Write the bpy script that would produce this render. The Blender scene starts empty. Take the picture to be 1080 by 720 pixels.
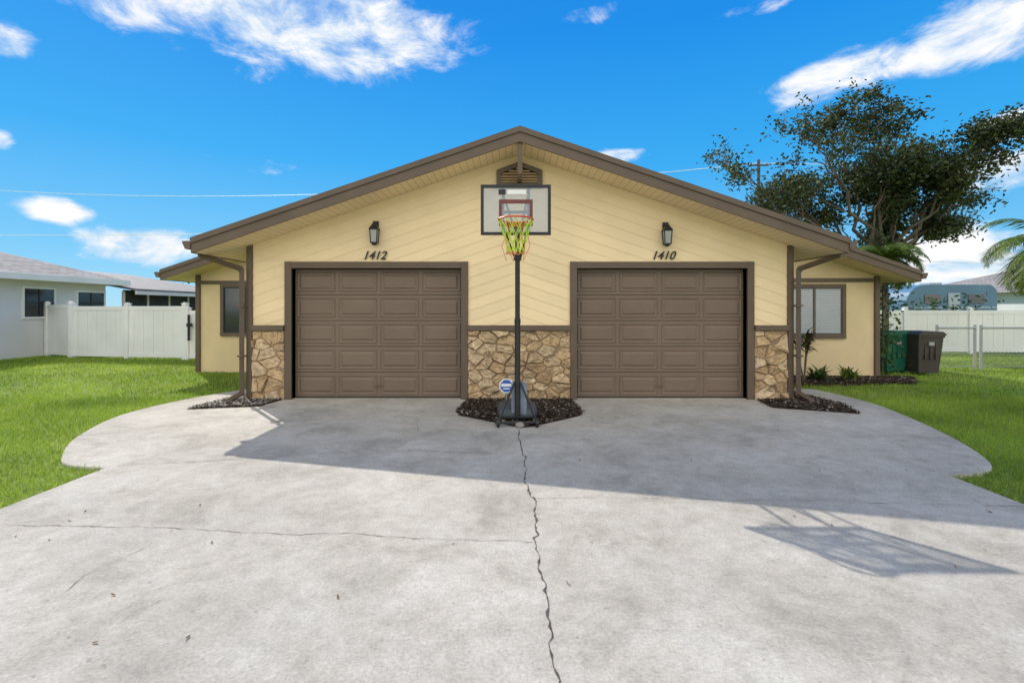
import bpy, math, random
import numpy as np
from mathutils import Vector, Matrix
random.seed(7); rng=np.random.default_rng(7)
scene=bpy.context.scene
scene.view_settings.view_transform='Standard'
scene.view_settings.look='None'
scene.view_settings.exposure=0
COL=scene.collection

# ------------------------------------------------------------------ helpers
class MB:
    def __init__(s): s.v=[];s.f=[];s.m=[];s.tone=[]
    def add(s,vs,fs,m=0,tone=0.5):
        o=len(s.v); s.v.extend([tuple(p) for p in vs]); s.tone.extend([tone]*len(vs))
        for f in fs: s.f.append(tuple(i+o for i in f)); s.m.append(m)
    def box(s,x0,x1,y0,y1,z0,z1,m=0):
        vs=[(x,y,z) for z in(z0,z1) for y in(y0,y1) for x in(x0,x1)]
        s.add(vs,[(0,2,3,1),(4,5,7,6),(0,1,5,4),(2,6,7,3),(0,4,6,2),(1,3,7,5)],m)
    def prism_y(s,poly,y0,y1,m=0):   # polygon in XZ
        n=len(poly); vs=[(x,y0,z) for x,z in poly]+[(x,y1,z) for x,z in poly]
        fs=[tuple(range(n)),tuple(range(2*n-1,n-1,-1))]
        fs+=[(i,i+n,(i+1)%n+n,(i+1)%n) for i in range(n)]
        s.add(vs,fs,m)
    def prism_z(s,poly,z0,z1,m=0):
        n=len(poly); vs=[(x,y,z1) for x,y in poly]+[(x,y,z0) for x,y in poly]
        fs=[tuple(range(n)),tuple(range(2*n-1,n-1,-1))]
        fs+=[(i,i+n,(i+1)%n+n,(i+1)%n) for i in range(n)]
        s.add(vs,fs,m)
    def prism_x(s,poly,x0,x1,m=0):
        n=len(poly); vs=[(x0,y,z) for y,z in poly]+[(x1,y,z) for y,z in poly]
        fs=[tuple(range(n)),tuple(range(2*n-1,n-1,-1))]
        fs+=[(i,i+n,(i+1)%n+n,(i+1)%n) for i in range(n)]
        s.add(vs,fs,m)
    def tube(s,pts,rad,n=8,m=0,closed=False,cap=True):
        pts=[Vector(p) for p in pts]; k=len(pts)
        if not hasattr(rad,'__len__'): rad=[rad]*k
        vs=[];fs=[]; ref=None
        for i,p in enumerate(pts):
            if closed: d=(pts[(i+1)%k]-pts[i-1])
            else: d=pts[min(i+1,k-1)]-pts[max(i-1,0)]
            d.normalize()
            if ref is None:
                ref=Vector((0,0,1)) if abs(d.z)<.9 else Vector((1,0,0))
            a=d.cross(ref); 
            if a.length<1e-4: a=d.cross(Vector((0,1,0.01)))
            a.normalize(); b=a.cross(d).normalized(); ref=b.copy() if abs(b.dot(d))<.5 else ref
            for j in range(n):
                t=2*math.pi*j/n
                vs.append(p+(a*math.cos(t)+b*math.sin(t))*rad[i])
        R=k if closed else k-1
        for i in range(R):
            for j in range(n):
                i2=(i+1)%k
                fs.append((i*n+j,i*n+(j+1)%n,i2*n+(j+1)%n,i2*n+j))
        if cap and not closed:
            fs.append(tuple(range(n-1,-1,-1))); fs.append(tuple((k-1)*n+j for j in range(n)))
        s.add(vs,fs,m)
    def build(s,name,mats,parent=None,smooth=False,bevel=0,fixn=True,tone=False):
        me=bpy.data.meshes.new(name); me.from_pydata(s.v,[],s.f)
        for m in mats: me.materials.append(m)
        me.polygons.foreach_set('material_index',s.m)
        if smooth: me.polygons.foreach_set('use_smooth',[True]*len(s.f))
        if tone:
            a=me.attributes.new('tone','FLOAT','POINT'); a.data.foreach_set('value',s.tone)
        me.update()
        if fixn:
            import bmesh
            bm=bmesh.new(); bm.from_mesh(me); bmesh.ops.recalc_face_normals(bm,faces=bm.faces); bm.to_mesh(me); bm.free()
        ob=bpy.data.objects.new(name,me); COL.objects.link(ob)
        if parent: ob.parent=parent
        if bevel:
            b=ob.modifiers.new('Bevel','BEVEL'); b.width=bevel; b.segments=2; b.limit_method='ANGLE'; b.angle_limit=math.radians(40)
        return ob
def empty(name):
    e=bpy.data.objects.new(name,None); COL.objects.link(e); return e

def N(nt,t,**kw):
    n=nt.nodes.new(t)
    for k,v in kw.items(): setattr(n,k,v)
    return n
def mat(name,base,rough=.7,var=.15,scale=3,bump=.0,bscale=60,metal=0,spec=.4,detail=3,second=None,tone=0,spk=0,trans=0,bdist=.01):
    m=bpy.data.materials.new(name); m.use_nodes=True; nt=m.node_tree; L=nt.links
    bs=nt.nodes['Principled BSDF']; out=nt.nodes['Material Output']
    bs.inputs['Roughness'].default_value=rough; bs.inputs['Metallic'].default_value=metal
    bs.inputs['Specular IOR Level'].default_value=spec
    tc=N(nt,'ShaderNodeTexCoord')
    no=N(nt,'ShaderNodeTexNoise'); no.inputs['Scale'].default_value=scale; no.inputs['Detail'].default_value=detail
    L.new(tc.outputs['Object'],no.inputs['Vector'])
    cr=N(nt,'ShaderNodeValToRGB')
    b=base; s2=second or tuple(min(1,c*(1+var)) for c in b)
    s1=tuple(c*(1-var) for c in b) if not second else b
    cr.color_ramp.elements[0].position=.32; cr.color_ramp.elements[1].position=.68
    cr.color_ramp.elements[0].color=(*s1,1); cr.color_ramp.elements[1].color=(*s2,1)
    L.new(no.outputs['Fac'],cr.inputs['Fac'])
    col=cr.outputs['Color']
    def mult(col,fac_socket,lo,hi,flo=0,fhi=1):
        mr=N(nt,'ShaderNodeMapRange'); mr.inputs[1].default_value=flo; mr.inputs[2].default_value=fhi
        mr.inputs[3].default_value=lo; mr.inputs[4].default_value=hi
        L.new(fac_socket,mr.inputs[0])
        vm=N(nt,'ShaderNodeVectorMath',operation='SCALE'); L.new(col,vm.inputs[0]); L.new(mr.outputs[0],vm.inputs['Scale'])
        return vm.outputs[0]
    if tone:
        at=N(nt,'ShaderNodeAttribute',attribute_name='tone'); col=mult(col,at.outputs['Fac'],1-tone,1+tone)
    n2=None
    if bump or spk:
        n2=N(nt,'ShaderNodeTexNoise'); n2.inputs['Scale'].default_value=bscale; n2.inputs['Detail'].default_value=2
        L.new(tc.outputs['Object'],n2.inputs['Vector'])
    if spk: col=mult(col,n2.outputs['Fac'],1-spk,1+spk,.3,.7)
    if bump:
        bp=N(nt,'ShaderNodeBump'); bp.inputs['Strength'].default_value=bump; bp.inputs['Distance'].default_value=bdist
        L.new(n2.outputs['Fac'],bp.inputs['Height']); L.new(bp.outputs['Normal'],bs.inputs['Normal'])
    L.new(col,bs.inputs['Base Color'])
    if trans:
        tr=N(nt,'ShaderNodeBsdfTranslucent'); L.new(col,tr.inputs['Color'])
        mx=N(nt,'ShaderNodeMixShader'); mx.inputs[0].default_value=trans
        L.new(bs.outputs[0],mx.inputs[1]); L.new(tr.outputs[0],mx.inputs[2]); L.new(mx.outputs[0],out.inputs[0])
    return m

# ------------------------------------------------------------------ materials
M_siding=mat('cream_siding_paint',(.83,.655,.405),.6,.05,1.2,.0,90,spec=.3,spk=.03,tone=.03)
M_stucco=mat('tan_stucco',(.72,.56,.34),.85,.07,1.5,.8,70,spk=.06,bdist=.012)
M_brown=mat('brown_trim_paint',(.120,.084,.060),.5,.10,2,.0,80,spk=.06)
M_door=mat('garage_door_paint',(.168,.120,.088),.45,.08,1.2,.0,120,spk=.03)
M_dark=mat('dark_gap',(.02,.018,.016),.9,.1)
M_black=mat('black_metal',(.02,.02,.022),.4,.2,5)
M_white=mat('white_vinyl',(.80,.80,.80),.4,.06,1.0)
M_grey=mat('galvanised_steel',(.34,.35,.36),.5,.1,8,metal=.3)
M_nwall=mat('white_stucco',(.66,.66,.67),.85,.05,1.0,.5,60)
M_blind=mat('blind_white',(.50,.53,.57),.5,.03)
M_mulch=mat('mulch_bark',(.052,.038,.029),1,.5,18,.0,60,tone=.8,spec=.05)
M_stonew=mat('pale_stone',(.36,.33,.29),.9,.2,12,.5,60,tone=.3,spec=.1)

def shingle(name,c):
    m=mat(name,c,.9,.2,1.2,0,60,spk=0); nt=m.node_tree; L=nt.links; bs=nt.nodes['Principled BSDF']
    tc=N(nt,'ShaderNodeTexCoord'); br=N(nt,'ShaderNodeTexBrick')
    br.inputs['Scale'].default_value=1; br.inputs['Brick Width'].default_value=.3; br.inputs['Row Height'].default_value=.14
    br.inputs['Mortar Size'].default_value=.008
    br.inputs['Color1'].default_value=(*[x*.75 for x in c],1); br.inputs['Color2'].default_value=(*[min(1,x*1.25) for x in c],1)
    br.inputs['Mortar'].default_value=(*[x*.4 for x in c],1)
    mp=N(nt,'ShaderNodeMapping'); mp.inputs['Rotation'].default_value=(0,0,math.pi/2)
    L.new(tc.outputs['Object'],mp.inputs['Vector']); L.new(mp.outputs[0],br.inputs['Vector'])
    L.new(br.outputs['Color'],bs.inputs['Base Color'])
    bp=N(nt,'ShaderNodeBump'); bp.inputs['Strength'].default_value=.6; bp.inputs['Distance'].default_value=.01
    L.new(br.outputs['Fac'],bp.inputs['Height']); bp.invert=True; L.new(bp.outputs[0],bs.inputs['Normal'])
    return m
M_shingle=shingle('brown_shingles',(.11,.085,.07))
M_shingle2=shingle('grey_shingles',(.27,.25,.24))

def grooved(name,c,axis,pitch,width=.06):
    m=mat(name,c,.6,.05,1.5); nt=m.node_tree; L=nt.links; bs=nt.nodes['Principled BSDF']
    tc=N(nt,'ShaderNodeTexCoord'); sx=N(nt,'ShaderNodeSeparateXYZ'); L.new(tc.outputs['Object'],sx.inputs[0])
    mu=N(nt,'ShaderNodeMath',operation='DIVIDE'); L.new(sx.outputs[axis],mu.inputs[0]); mu.inputs[1].default_value=pitch
    fr=N(nt,'ShaderNodeMath',operation='FRACT'); L.new(mu.outputs[0],fr.inputs[0])
    gt=N(nt,'ShaderNodeMath',operation='GREATER_THAN'); L.new(fr.outputs[0],gt.inputs[0]); gt.inputs[1].default_value=width
    mr=N(nt,'ShaderNodeMapRange'); L.new(gt.outputs[0],mr.inputs[0]); mr.inputs[3].default_value=.45
    src=bs.inputs['Base Color'].links[0].from_socket
    vm=N(nt,'ShaderNodeVectorMath',operation='SCALE'); L.new(src,vm.inputs[0]); L.new(mr.outputs[0],vm.inputs['Scale']); L.new(vm.outputs[0],bs.inputs['Base Color'])
    return m
M_soffit=grooved('soffit_boards',(.83,.66,.41),0,.10)

def concrete():
    m=bpy.data.materials.new('driveway_concrete'); m.use_nodes=True; nt=m.node_tree; L=nt.links; bs=nt.nodes['Principled BSDF']
    bs.inputs['Roughness'].default_value=.85; bs.inputs['Specular IOR Level'].default_value=.25
    tc=N(nt,'ShaderNodeTexCoord')
    def noise(sc,det=4,dist=0,rough=.5):
        n=N(nt,'ShaderNodeTexNoise'); n.inputs['Scale'].default_value=sc; n.inputs['Detail'].default_value=det
        n.inputs['Distortion'].default_value=dist; n.inputs['Roughness'].default_value=rough
        L.new(tc.outputs['Object'],n.inputs['Vector']); return n.outputs['Fac']
    def mr(s,a,b,c,d):
        r=N(nt,'ShaderNodeMapRange'); L.new(s,r.inputs[0])
        for i,v in enumerate((a,b,c,d)): r.inputs[i+1].default_value=v
        return r.outputs[0]
    def mulv(a,b):
        x=N(nt,'ShaderNodeMath',operation='MULTIPLY'); L.new(a,x.inputs[0]); L.new(b,x.inputs[1]); return x.outputs[0]
    cr=N(nt,'ShaderNodeValToRGB'); e=cr.color_ramp.elements
    e[0].position=.36; e[0].color=(.395,.365,.31,1); e[1].position=.62; e[1].color=(.57,.535,.47,1)
    k=e.new(.47); k.color=(.49,.45,.385,1)
    L.new(noise(1.6,9,.35,.74),cr.inputs[0])
    fine=noise(60,4,0,.8)
    f=mulv(mr(noise(9,5,.2,.8),.32,.68,.84,1.10),mr(fine,.3,.7,.74,1.20))
    f=mulv(f,mr(noise(.45,3,1.0),.32,.6,.85,1.03))
    f=mulv(f,mr(noise(23,2,0,.6),.66,.74,1,.72))
    vm=N(nt,'ShaderNodeVectorMath',operation='SCALE'); L.new(cr.outputs[0],vm.inputs[0]); L.new(f,vm.inputs['Scale'])
    L.new(vm.outputs[0],bs.inputs['Base Color'])
    bp=N(nt,'ShaderNodeBump'); bp.inputs['Strength'].default_value=.55; bp.inputs['Distance'].default_value=.009
    L.new(fine,bp.inputs['Height']); L.new(bp.outputs[0],bs.inputs['Normal'])
    return m
M_conc=concrete()
M_crack=mat('crack_filler',(.085,.072,.062),.95,.5,20)
M_hair=mat('hairline_crack_dark',(.19,.165,.14),.95,.4,20)  # dark colour of the thin strips that form the fine cracks
M_lawn=mat('lawn_soil_and_thatch',(.12,.175,.025),.95,.3,1.3,.6,50,second=(.21,.28,.045),spk=.4)
M_blade=mat('grass_blades',(.19,.32,.025),.6,.3,.55,second=(.36,.46,.06),tone=.5,trans=.42,detail=5)
M_asph=mat('street_asphalt',(.05,.05,.052),.9,.2,3,.5,90)

def glass(name,c=(.02,.025,.03)):
    m=mat(name,c,.08,.1,2,spec=.8); return m
M_glass=glass('window_glass'); M_screen=mat('insect_screen',(.035,.04,.045),.8,.3,2)
M_glassb=mat('window_with_blind_glass',(.10,.13,.16),.10,.04,.8,spec=.9)

# ------------------------------------------------------------------ clip
def clip(poly,a,b,c):  # keep a*x+b*z<=c
    out=[]
    for i in range(len(poly)):
        p=poly[i];q=poly[(i+1)%len(poly)]
        dp=a*p[0]+b*p[1]-c; dq=a*q[0]+b*q[1]-c
        if dp<=0: out.append(p)
        if (dp<0 and dq>0) or (dp>0 and dq<0):
            t=dp/(dp-dq); out.append((p[0]+t*(q[0]-p[0]),p[1]+t*(q[1]-p[1])))
    return out
def inpoly(x,y,poly):
    x=np.asarray(x);y=np.asarray(y);r=np.zeros(x.shape,bool);n=len(poly);j=n-1
    for i in range(n):
        xi,yi=poly[i];xj,yj=poly[j]
        c=((yi>y)!=(yj>y))&(x<(xj-xi)*(y-yi)/((yj-yi) or 1e-9)+xi); r^=c; j=i
    return r

# ================================================================== GROUND
g=MB(); g.add([(-400,-400,-.03),(400,-400,-.03),(400,400,-.03),(-400,400,-.03)],[(0,1,2,3)])
g.build('lawn_ground',[M_lawn],fixn=False)
s=MB(); s.box(-80,80,-15,-8.0,-.2,-.005); s.build('street',[M_asph])

def catmull(P,k=6):
    out=[]
    for i in range(1,len(P)-2):
        p0,p1,p2,p3=[np.array(q,float) for q in P[i-1:i+3]]
        for t in np.linspace(0,1,k,endpoint=False):
            out.append(tuple(.5*((2*p1)+(-p0+p2)*t+(2*p0-5*p1+4*p2-p3)*t*t+(-p0+3*p1-3*p2+p3)*t**3)))
    out.append(tuple(P[-2])); return out
R=catmull([(3.6,4.2),(3.86,4.18),(4.22,4.25),(4.56,4.52),(4.96,5.25),(5.38,6.4),(5.62,7.5),(5.5,8.7),(5.0,9.4)])
Lc=catmull([(-4.3,9.3),(-4.84,8.7),(-5.28,7.77),(-5.42,6.6),(-5.0,5.45),(-4.5,4.74),(-4.18,4.46),(-3.76,4.37),(-3.5,4.3)])
drive=[(-3.72,-8),(3.85,-8),(3.85,3.6)]+R+[(4.46,8.8),(4.46,8.0),(-4.2,8.0),(-4.2,8.85)]+Lc
d=MB(); d.prism_z(drive,-.12,0)
drv=d.build('concrete_driveway',[M_conc],bevel=.012)
def crack(pts,w,seed,amp=.02,name='crack',mt=None):
    r=random.Random(seed); P=[]
    for i in range(len(pts)-1):
        a=np.array(pts[i]);b=np.array(pts[i+1]); n=max(2,int(np.linalg.norm(b-a)/.035))
        for k in range(n): P.append(a+(b-a)*k/n)
    P.append(np.array(pts[-1])); Q=[];off=0
    for i,p in enumerate(P):
        dd=P[min(i+1,len(P)-1)]-P[max(i-1,0)]; dd=dd/(np.linalg.norm(dd)+1e-9); nn=np.array([-dd[1],dd[0]])
        off=off*.88+r.uniform(-amp,amp)*.7
        if r.random()<.05: off+=r.uniform(-amp,amp)*1.8
        Q.append((p+nn*off,nn,w*(.25+r.random()**2*1.3)))
    m=MB(); vs=[];fs=[]
    for p,nn,ww in Q: vs+= [(*(p+nn*ww/2),.003),(*(p-nn*ww/2),.003)]
    for i in range(len(Q)-1): fs.append((2*i,2*i+1,2*i+3,2*i+2))
    m.add(vs,fs); o=m.build(name,[mt or M_hair],parent=drv,fixn=False)
    return o
crack([(.10,5.75),(.11,4.6),(.16,3.6),(.15,2.6),(.17,1.9),(.16,1.0),(.18,-6)],.012,1,.016,'centre_joint_crack',M_crack)
crack([(-3.7,4.42),(-2.9,4.55),(-1.6,4.95),(0.1,4.8)],.006,2,.015,'cross_crack_a')
crack([(-3.45,3.22),(-2.0,3.13),(-.8,3.04),(.14,2.98)],.005,3,.012,'cross_crack_b')
crack([(.15,3.66),(1.2,3.66),(2.1,3.62),(3.8,3.5)],.0045,4,.012,'cross_crack_c')
crack([(-2.25,2.9),(-2.35,2.6),(-2.3,2.4)],.003,5,.012,'hairline_crack')
crack([(-1.2,5.0),(-1.1,5.6),(-1.25,6.3)],.004,6,.012,'hairline_crack_b')

# beds
def bed(name,poly,seed,light=.0):
    r=np.random.default_rng(seed); m=MB()
    m.prism_z(poly,-.05,.006,0)
    xs=[p[0] for p in poly];ys=[p[1] for p in poly]
    n=int((max(xs)-min(xs))*(max(ys)-min(ys))*1800)
    X=r.uniform(min(xs)-.03,max(xs)+.03,n);Y=r.uniform(min(ys)-.03,max(ys),n)
    jx=X+r.normal(0,.02,n);jy=Y+r.normal(0,.02,n);k=inpoly(jx,jy,poly)
    for x,y in zip(X[k],Y[k]):
        a=r.uniform(0,6.28);l=r.uniform(.010,.03);w=r.uniform(.006,.012);t=r.uniform(-.4,.4)
        c,s_=math.cos(a),math.sin(a); z=.012+r.uniform(0,.018)
        stone=r.random()<light
        vs=[(x+c*i*l-s_*j*w,y+s_*i*l+c*j*w,z+i*l*t+(.006 if stone else 0)) for i,j in((-1,-1),(1,-1),(1,1),(-1,1))]+[(x,y,z+.010)]
        m.add(vs,[(0,1,4),(1,2,4),(2,3,4),(3,0,4)],1 if stone else 0,r.uniform(0,1))
    return m.build(name,[M_mulch,M_stonew],fixn=False,tone=True)
bed('mulch_bed',[(-.72,7.66),(-.80,6.75),(-.70,6.5),(.02,5.92),(.14,5.85),(.28,5.92),(.93,6.5),(1.0,6.75),(.95,7.66)],1,.05)
bed('mulch_bed.001',[(-4.75,6.92),(-3.80,7.12),(-3.70,7.66),(-4.22,7.66),(-4.22,8.8),(-4.5,8.7)],2,.5)
bed('mulch_bed.002',[(3.95,7.66),(3.86,7.02),(4.85,6.62),(5.05,7.2),(4.95,8.6),(4.48,8.7),(4.48,7.66)],3,.05)
bed('mulch_bed.003',[(4.5,9.2),(5.2,9.1),(8.0,9.35),(8.6,10.2),(4.5,10.28)],4,.05)
rk=MB()
def rock(m,c,r,seed,mi=0):
    q=random.Random(seed); n=8;vs=[];fs=[]
    for i in range(1,5):
        ph=math.pi*i/5
        for j in range(n):
            th=2*math.pi*j/n;k=r*q.uniform(.75,1.15)
            vs.append((c[0]+k*math.sin(ph)*math.cos(th),c[1]+k*math.sin(ph)*math.sin(th)*.8,c[2]+k*math.cos(ph)*.6))
    vs+=[(c[0],c[1],c[2]+r*.6),(c[0],c[1],c[2]-r*.6)]
    for i in range(3):
        for j in range(n): fs.append((i*n+j,(i+1)*n+j,(i+1)*n+(j+1)%n,i*n+(j+1)%n))
    for j in range(n): fs.append((32,j,(j+1)%n)); fs.append((33,24+(j+1)%n,24+j))
    m.add(vs,fs,mi,q.random())
for i,(x,y,r) in enumerate([(.02,5.98,.05),(.10,5.86,.07),(.17,5.95,.04),(-.1,6.1,.04),(.3,6.15,.035)]): rock(rk,(x,y,r*.4),r,i)
rk.build('garden_rocks',[M_stonew],tone=True,smooth=True)

def grass(name,zones):
    V=[];T=[]
    for (x0,x1,y0,y1,dens,h0,h1,w) in zones:
        n=int((x1-x0)*(y1-y0)*dens); X=rng.uniform(x0,x1,n);Y=rng.uniform(y0,y1,n)
        k=~inpoly(X+rng.normal(0,.012,n),Y+rng.normal(0,.012,n),drive)
        k&=~((X>-4.9)&(X<4.9)&(Y>7.5)&(Y<22)); k&=~((X>-7.5)&(X<0)&(Y>11.1)); k&=~((X>0)&(X<8.05)&(Y>9.3))
        k&=~((X<-14.9))
        X=X[k];Y=Y[k];n=len(X)
        a=rng.uniform(0,2*np.pi,n);h=rng.uniform(h0,h1,n);ww=w*rng.uniform(.6,1.3,n)
        lx=rng.normal(0,.5,n)*h;ly=rng.normal(0,.5,n)*h
        v=np.empty((n,3,3)); 
        v[:,0]=np.stack([X-np.cos(a)*ww,Y-np.sin(a)*ww,np.full(n,-.03)],1)
        v[:,1]=np.stack([X+np.cos(a)*ww,Y+np.sin(a)*ww,np.full(n,-.03)],1)
        v[:,2]=np.stack([X+lx,Y+ly,-.03+h],1)
        V.append(v.reshape(-1,3)); 
        t=np.clip(rng.normal(.5,.22,n)+.22*np.sin(X*1.7+np.sin(Y*2.1)*1.5)*np.cos(Y*1.3+X),0,1); T.append(np.repeat(t,3))
    V=np.concatenate(V);T=np.concatenate(T);n=len(V)//3
    me=bpy.data.meshes.new(name); me.vertices.add(len(V)); me.vertices.foreach_set('co',V.ravel())
    me.loops.add(len(V)); me.loops.foreach_set('vertex_index',np.arange(len(V),dtype=np.int32))
    me.polygons.add(n); me.polygons.foreach_set('loop_start',np.arange(0,len(V),3,dtype=np.int32))
    me.update(calc_edges=True)
    at=me.attributes.new('tone','FLOAT','POINT'); at.data.foreach_set('value',T)
    me.materials.append(M_blade); o=bpy.data.objects.new(name,me); COL.objects.link(o)
grass('grass',[(-9,-3.7,1.5,8,2300,.035,.075,.0035),(3.8,9,1.5,8,2300,.035,.075,.0035),
  (-15,-9,3,15,450,.04,.075,.008),(-9,-4.2,8,15,600,.04,.075,.007),
  (9,16,3,15,350,.04,.075,.008),(4.4,9,8,15,600,.04,.075,.007)])

# ================================================================== HOUSE
house=empty('duplex_house')
XC=.12; Y0=7.7
def zr(x): return 4.17-.339*abs(x-XC)
def zr2(x): return 5.02-.339*abs(x-XC)
XL,XR=-4.20,4.46; EL,ER=XC-4.93,XC+4.93
LD=(-3.57,-.82); RD=(1.05,3.81); DH=2.12
w=MB()
w.box(XL,LD[0],Y0,Y0+.15,-.05,DH); w.box(LD[1],RD[0],Y0,Y0+.15,-.05,DH); w.box(RD[1],XR,Y0,Y0+.15,-.05,DH)
w.prism_y([(XL,DH),(XR,DH),(XR,zr(XR)-.2),(XC,zr(XC)-.2),(XL,zr(XL)-.2)],Y0,Y0+.15)
w.prism_x([(Y0+.15,-.05),(11.2,-.05),(11.2,zr(XL)-.2),(Y0+.15,zr(XL)-.2)],XL,XL+.15)
w.prism_x([(Y0+.15,-.05),(10.3,-.05),(10.3,zr(XR)-.2),(Y0+.15,zr(XR)-.2)],XR-.15,XR)
w.build('garage_block_walls',[M_stucco],house)
sd=MB()
def side_boards(pieces,sgn):
    sl=.339; H=.178
    for piece in pieces:
        for k in range(-2,26):
            c0=1.0+k*H; c1=c0+H
            p=clip(piece,-sl*sgn,-1,-(c0+sl*sgn*XC)); 
            if len(p)>2: p=clip(p,sl*sgn,1,c1+sl*sgn*XC)
            if len(p)<3: continue
            vs=[];tt=[]
            for x,z in p:
                t=(z+sl*sgn*(x-XC)-c0)/H; tt.append(t); vs.append((x,Y0-.006-.007*(1-t),z))
            tone=random.random()
            sd.add(vs,[tuple(range(len(vs)))],0,tone)
            n=len(p)
            for i in range(n):
                j=(i+1)%n
                if tt[i]<1e-4 and tt[j]<1e-4:
                    a=vs[i];b=vs[j]; sd.add([a,b,(b[0],Y0-.002,b[2]),(a[0],Y0-.002,a[2])],[(0,1,2,3)],0,tone)
side_boards([[(XL,2.23),(XC,2.23),(XC,zr(XC)-.2),(XL,zr(XL)-.2)],[(XL,1.2),(-3.68,1.2),(-3.68,2.23),(XL,2.23)],[(-.71,1.2),(XC,1.2),(XC,2.23),(-.71,2.23)]],-1)
side_boards([[(XC,2.23),(XR,2.23),(XR,zr(XR)-.2),(XC,zr(XC)-.2)],[(3.92,1.2),(XR,1.2),(XR,2.23),(3.92,2.23)],[(XC,1.2),(.94,1.2),(.94,2.23),(XC,2.23)]],1)
so=sd.build('front_siding',[M_siding],house,fixn=False,tone=True)
t=MB()
for a,b in (LD,RD):
    t.box(a-.11,a,Y0-.04,Y0+.17,0,DH+.11); t.box(b,b+.11,Y0-.04,Y0+.17,0,DH+.11)
    t.box(a,b,Y0-.038,Y0+.17,DH,DH+.108)
t.box(-.709,.939,Y0-.085,Y0,1.115,1.20); t.box(XL,-3.681,Y0-.085,Y0,1.115,1.20); t.box(3.921,XR,Y0-.085,Y0,1.115,1.20)
for x0,x1 in((XL-.09,XL-.002),(XR+.002,XR+.09)):
    t.box(x0,x1,Y0-.05,Y0+.1,.0,zr(x0)-.21)
t.build('brown_trim',[M_brown],house,bevel=.005)
def gdoor(a,b,name):
    m=MB(); yb=Y0+.12; rows=5;H=DH/rows;cols=4;W=(b-a)/cols
    for r in range(rows):
        z0=r*H+.004;z1=(r+1)*H-.004
        m.box(a,b,yb,yb+.04,z0,z1,0)
        for c in range(cols):
            x0=a+c*W+.055;x1=a+(c+1)*W-.055;u0=z0+.075;u1=z1-.075
            def ring(i0,y0_,i1,y1_):
                A=[(x0+i0,y0_,u0+i0),(x1-i0,y0_,u0+i0),(x1-i0,y0_,u1-i0),(x0+i0,y0_,u1-i0)]
                B=[(x0+i1,y1_,u0+i1),(x1-i1,y1_,u0+i1),(x1-i1,y1_,u1-i1),(x0+i1,y1_,u1-i1)]
                m.add(A+B,[(i,(i+1)%4,(i+1)%4+4,i+4) for i in range(4)],0)
            ring(-.028,yb-.001,-.016,yb-.012); ring(-.016,yb-.012,0,yb-.003)
            ring(0,yb-.003,.018,yb-.003); ring(.018,yb-.003,.045,yb-.016)
            i=.045; m.add([(x0+i,yb-.016,u0+i),(x1-i,yb-.016,u0+i),(x1-i,yb-.016,u1-i),(x0+i,yb-.016,u1-i)],[(0,1,2,3)],0)
    m.box(a,b,yb+.041,yb+.06,0,DH,1)
    m.box(a,b,yb-.01,yb+.03,-.001,.02,1)
    m.build(name,[M_door,M_dark],house,fixn=False)
gdoor(LD[0],LD[1],'garage_door'); gdoor(RD[0],RD[1],'garage_door_b')
hd=MB()
for a,b in(LD,RD):
    c=(a+b)/2; hd.box(c-.06,c+.06,Y0+.085,Y0+.10,.19,.215)
hd.build('door_handles',[M_brown],house,bevel=.004)

def stonemat():
    m=bpy.data.materials.new('flagstone_veneer'); m.use_nodes=True; nt=m.node_tree; L=nt.links; bs=nt.nodes['Principled BSDF']
    bs.inputs['Roughness'].default_value=.85; bs.inputs['Specular IOR Level'].default_value=.2
    at=N(nt,'ShaderNodeAttribute',attribute_name='tone'); cr=N(nt,'ShaderNodeValToRGB'); e=cr.color_ramp.elements
    e[0].position=0;e[0].color=(.42,.285,.165,1);e[1].position=1;e[1].color=(.60,.44,.27,1)
    for p,c in((.25,(.54,.38,.22,1)),(.5,(.46,.33,.20,1)),(.75,(.62,.48,.32,1))):
        k=e.new(p);k.color=c
    L.new(at.outputs['Fac'],cr.inputs[0])
    tc=N(nt,'ShaderNodeTexCoord'); n=N(nt,'ShaderNodeTexNoise'); n.inputs['Scale'].default_value=8; n.inputs['Detail'].default_value=6; n.inputs['Distortion'].default_value=1.0; n.inputs['Roughness'].default_value=.6
    L.new(tc.outputs['Object'],n.inputs['Vector'])
    mr=N(nt,'ShaderNodeMapRange'); L.new(n.outputs['Fac'],mr.inputs[0]); mr.inputs[1].default_value=.3;mr.inputs[2].default_value=.7;mr.inputs[3].default_value=.62;mr.inputs[4].default_value=1.25
    vm=N(nt,'ShaderNodeVectorMath',operation='SCALE'); L.new(cr.outputs[0],vm.inputs[0]); L.new(mr.outputs[0],vm.inputs['Scale']); L.new(vm.outputs[0],bs.inputs['Base Color'])
    bp=N(nt,'ShaderNodeBump'); bp.inputs['Strength'].default_value=1; bp.inputs['Distance'].default_value=.03
    L.new(n.outputs['Fac'],bp.inputs['Height']); L.new(bp.outputs[0],bs.inputs['Normal'])
    return m
M_stone=stonemat(); M_mortar=mat('mortar',(.27,.19,.115),.95,.2,10,.5,60)
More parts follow.
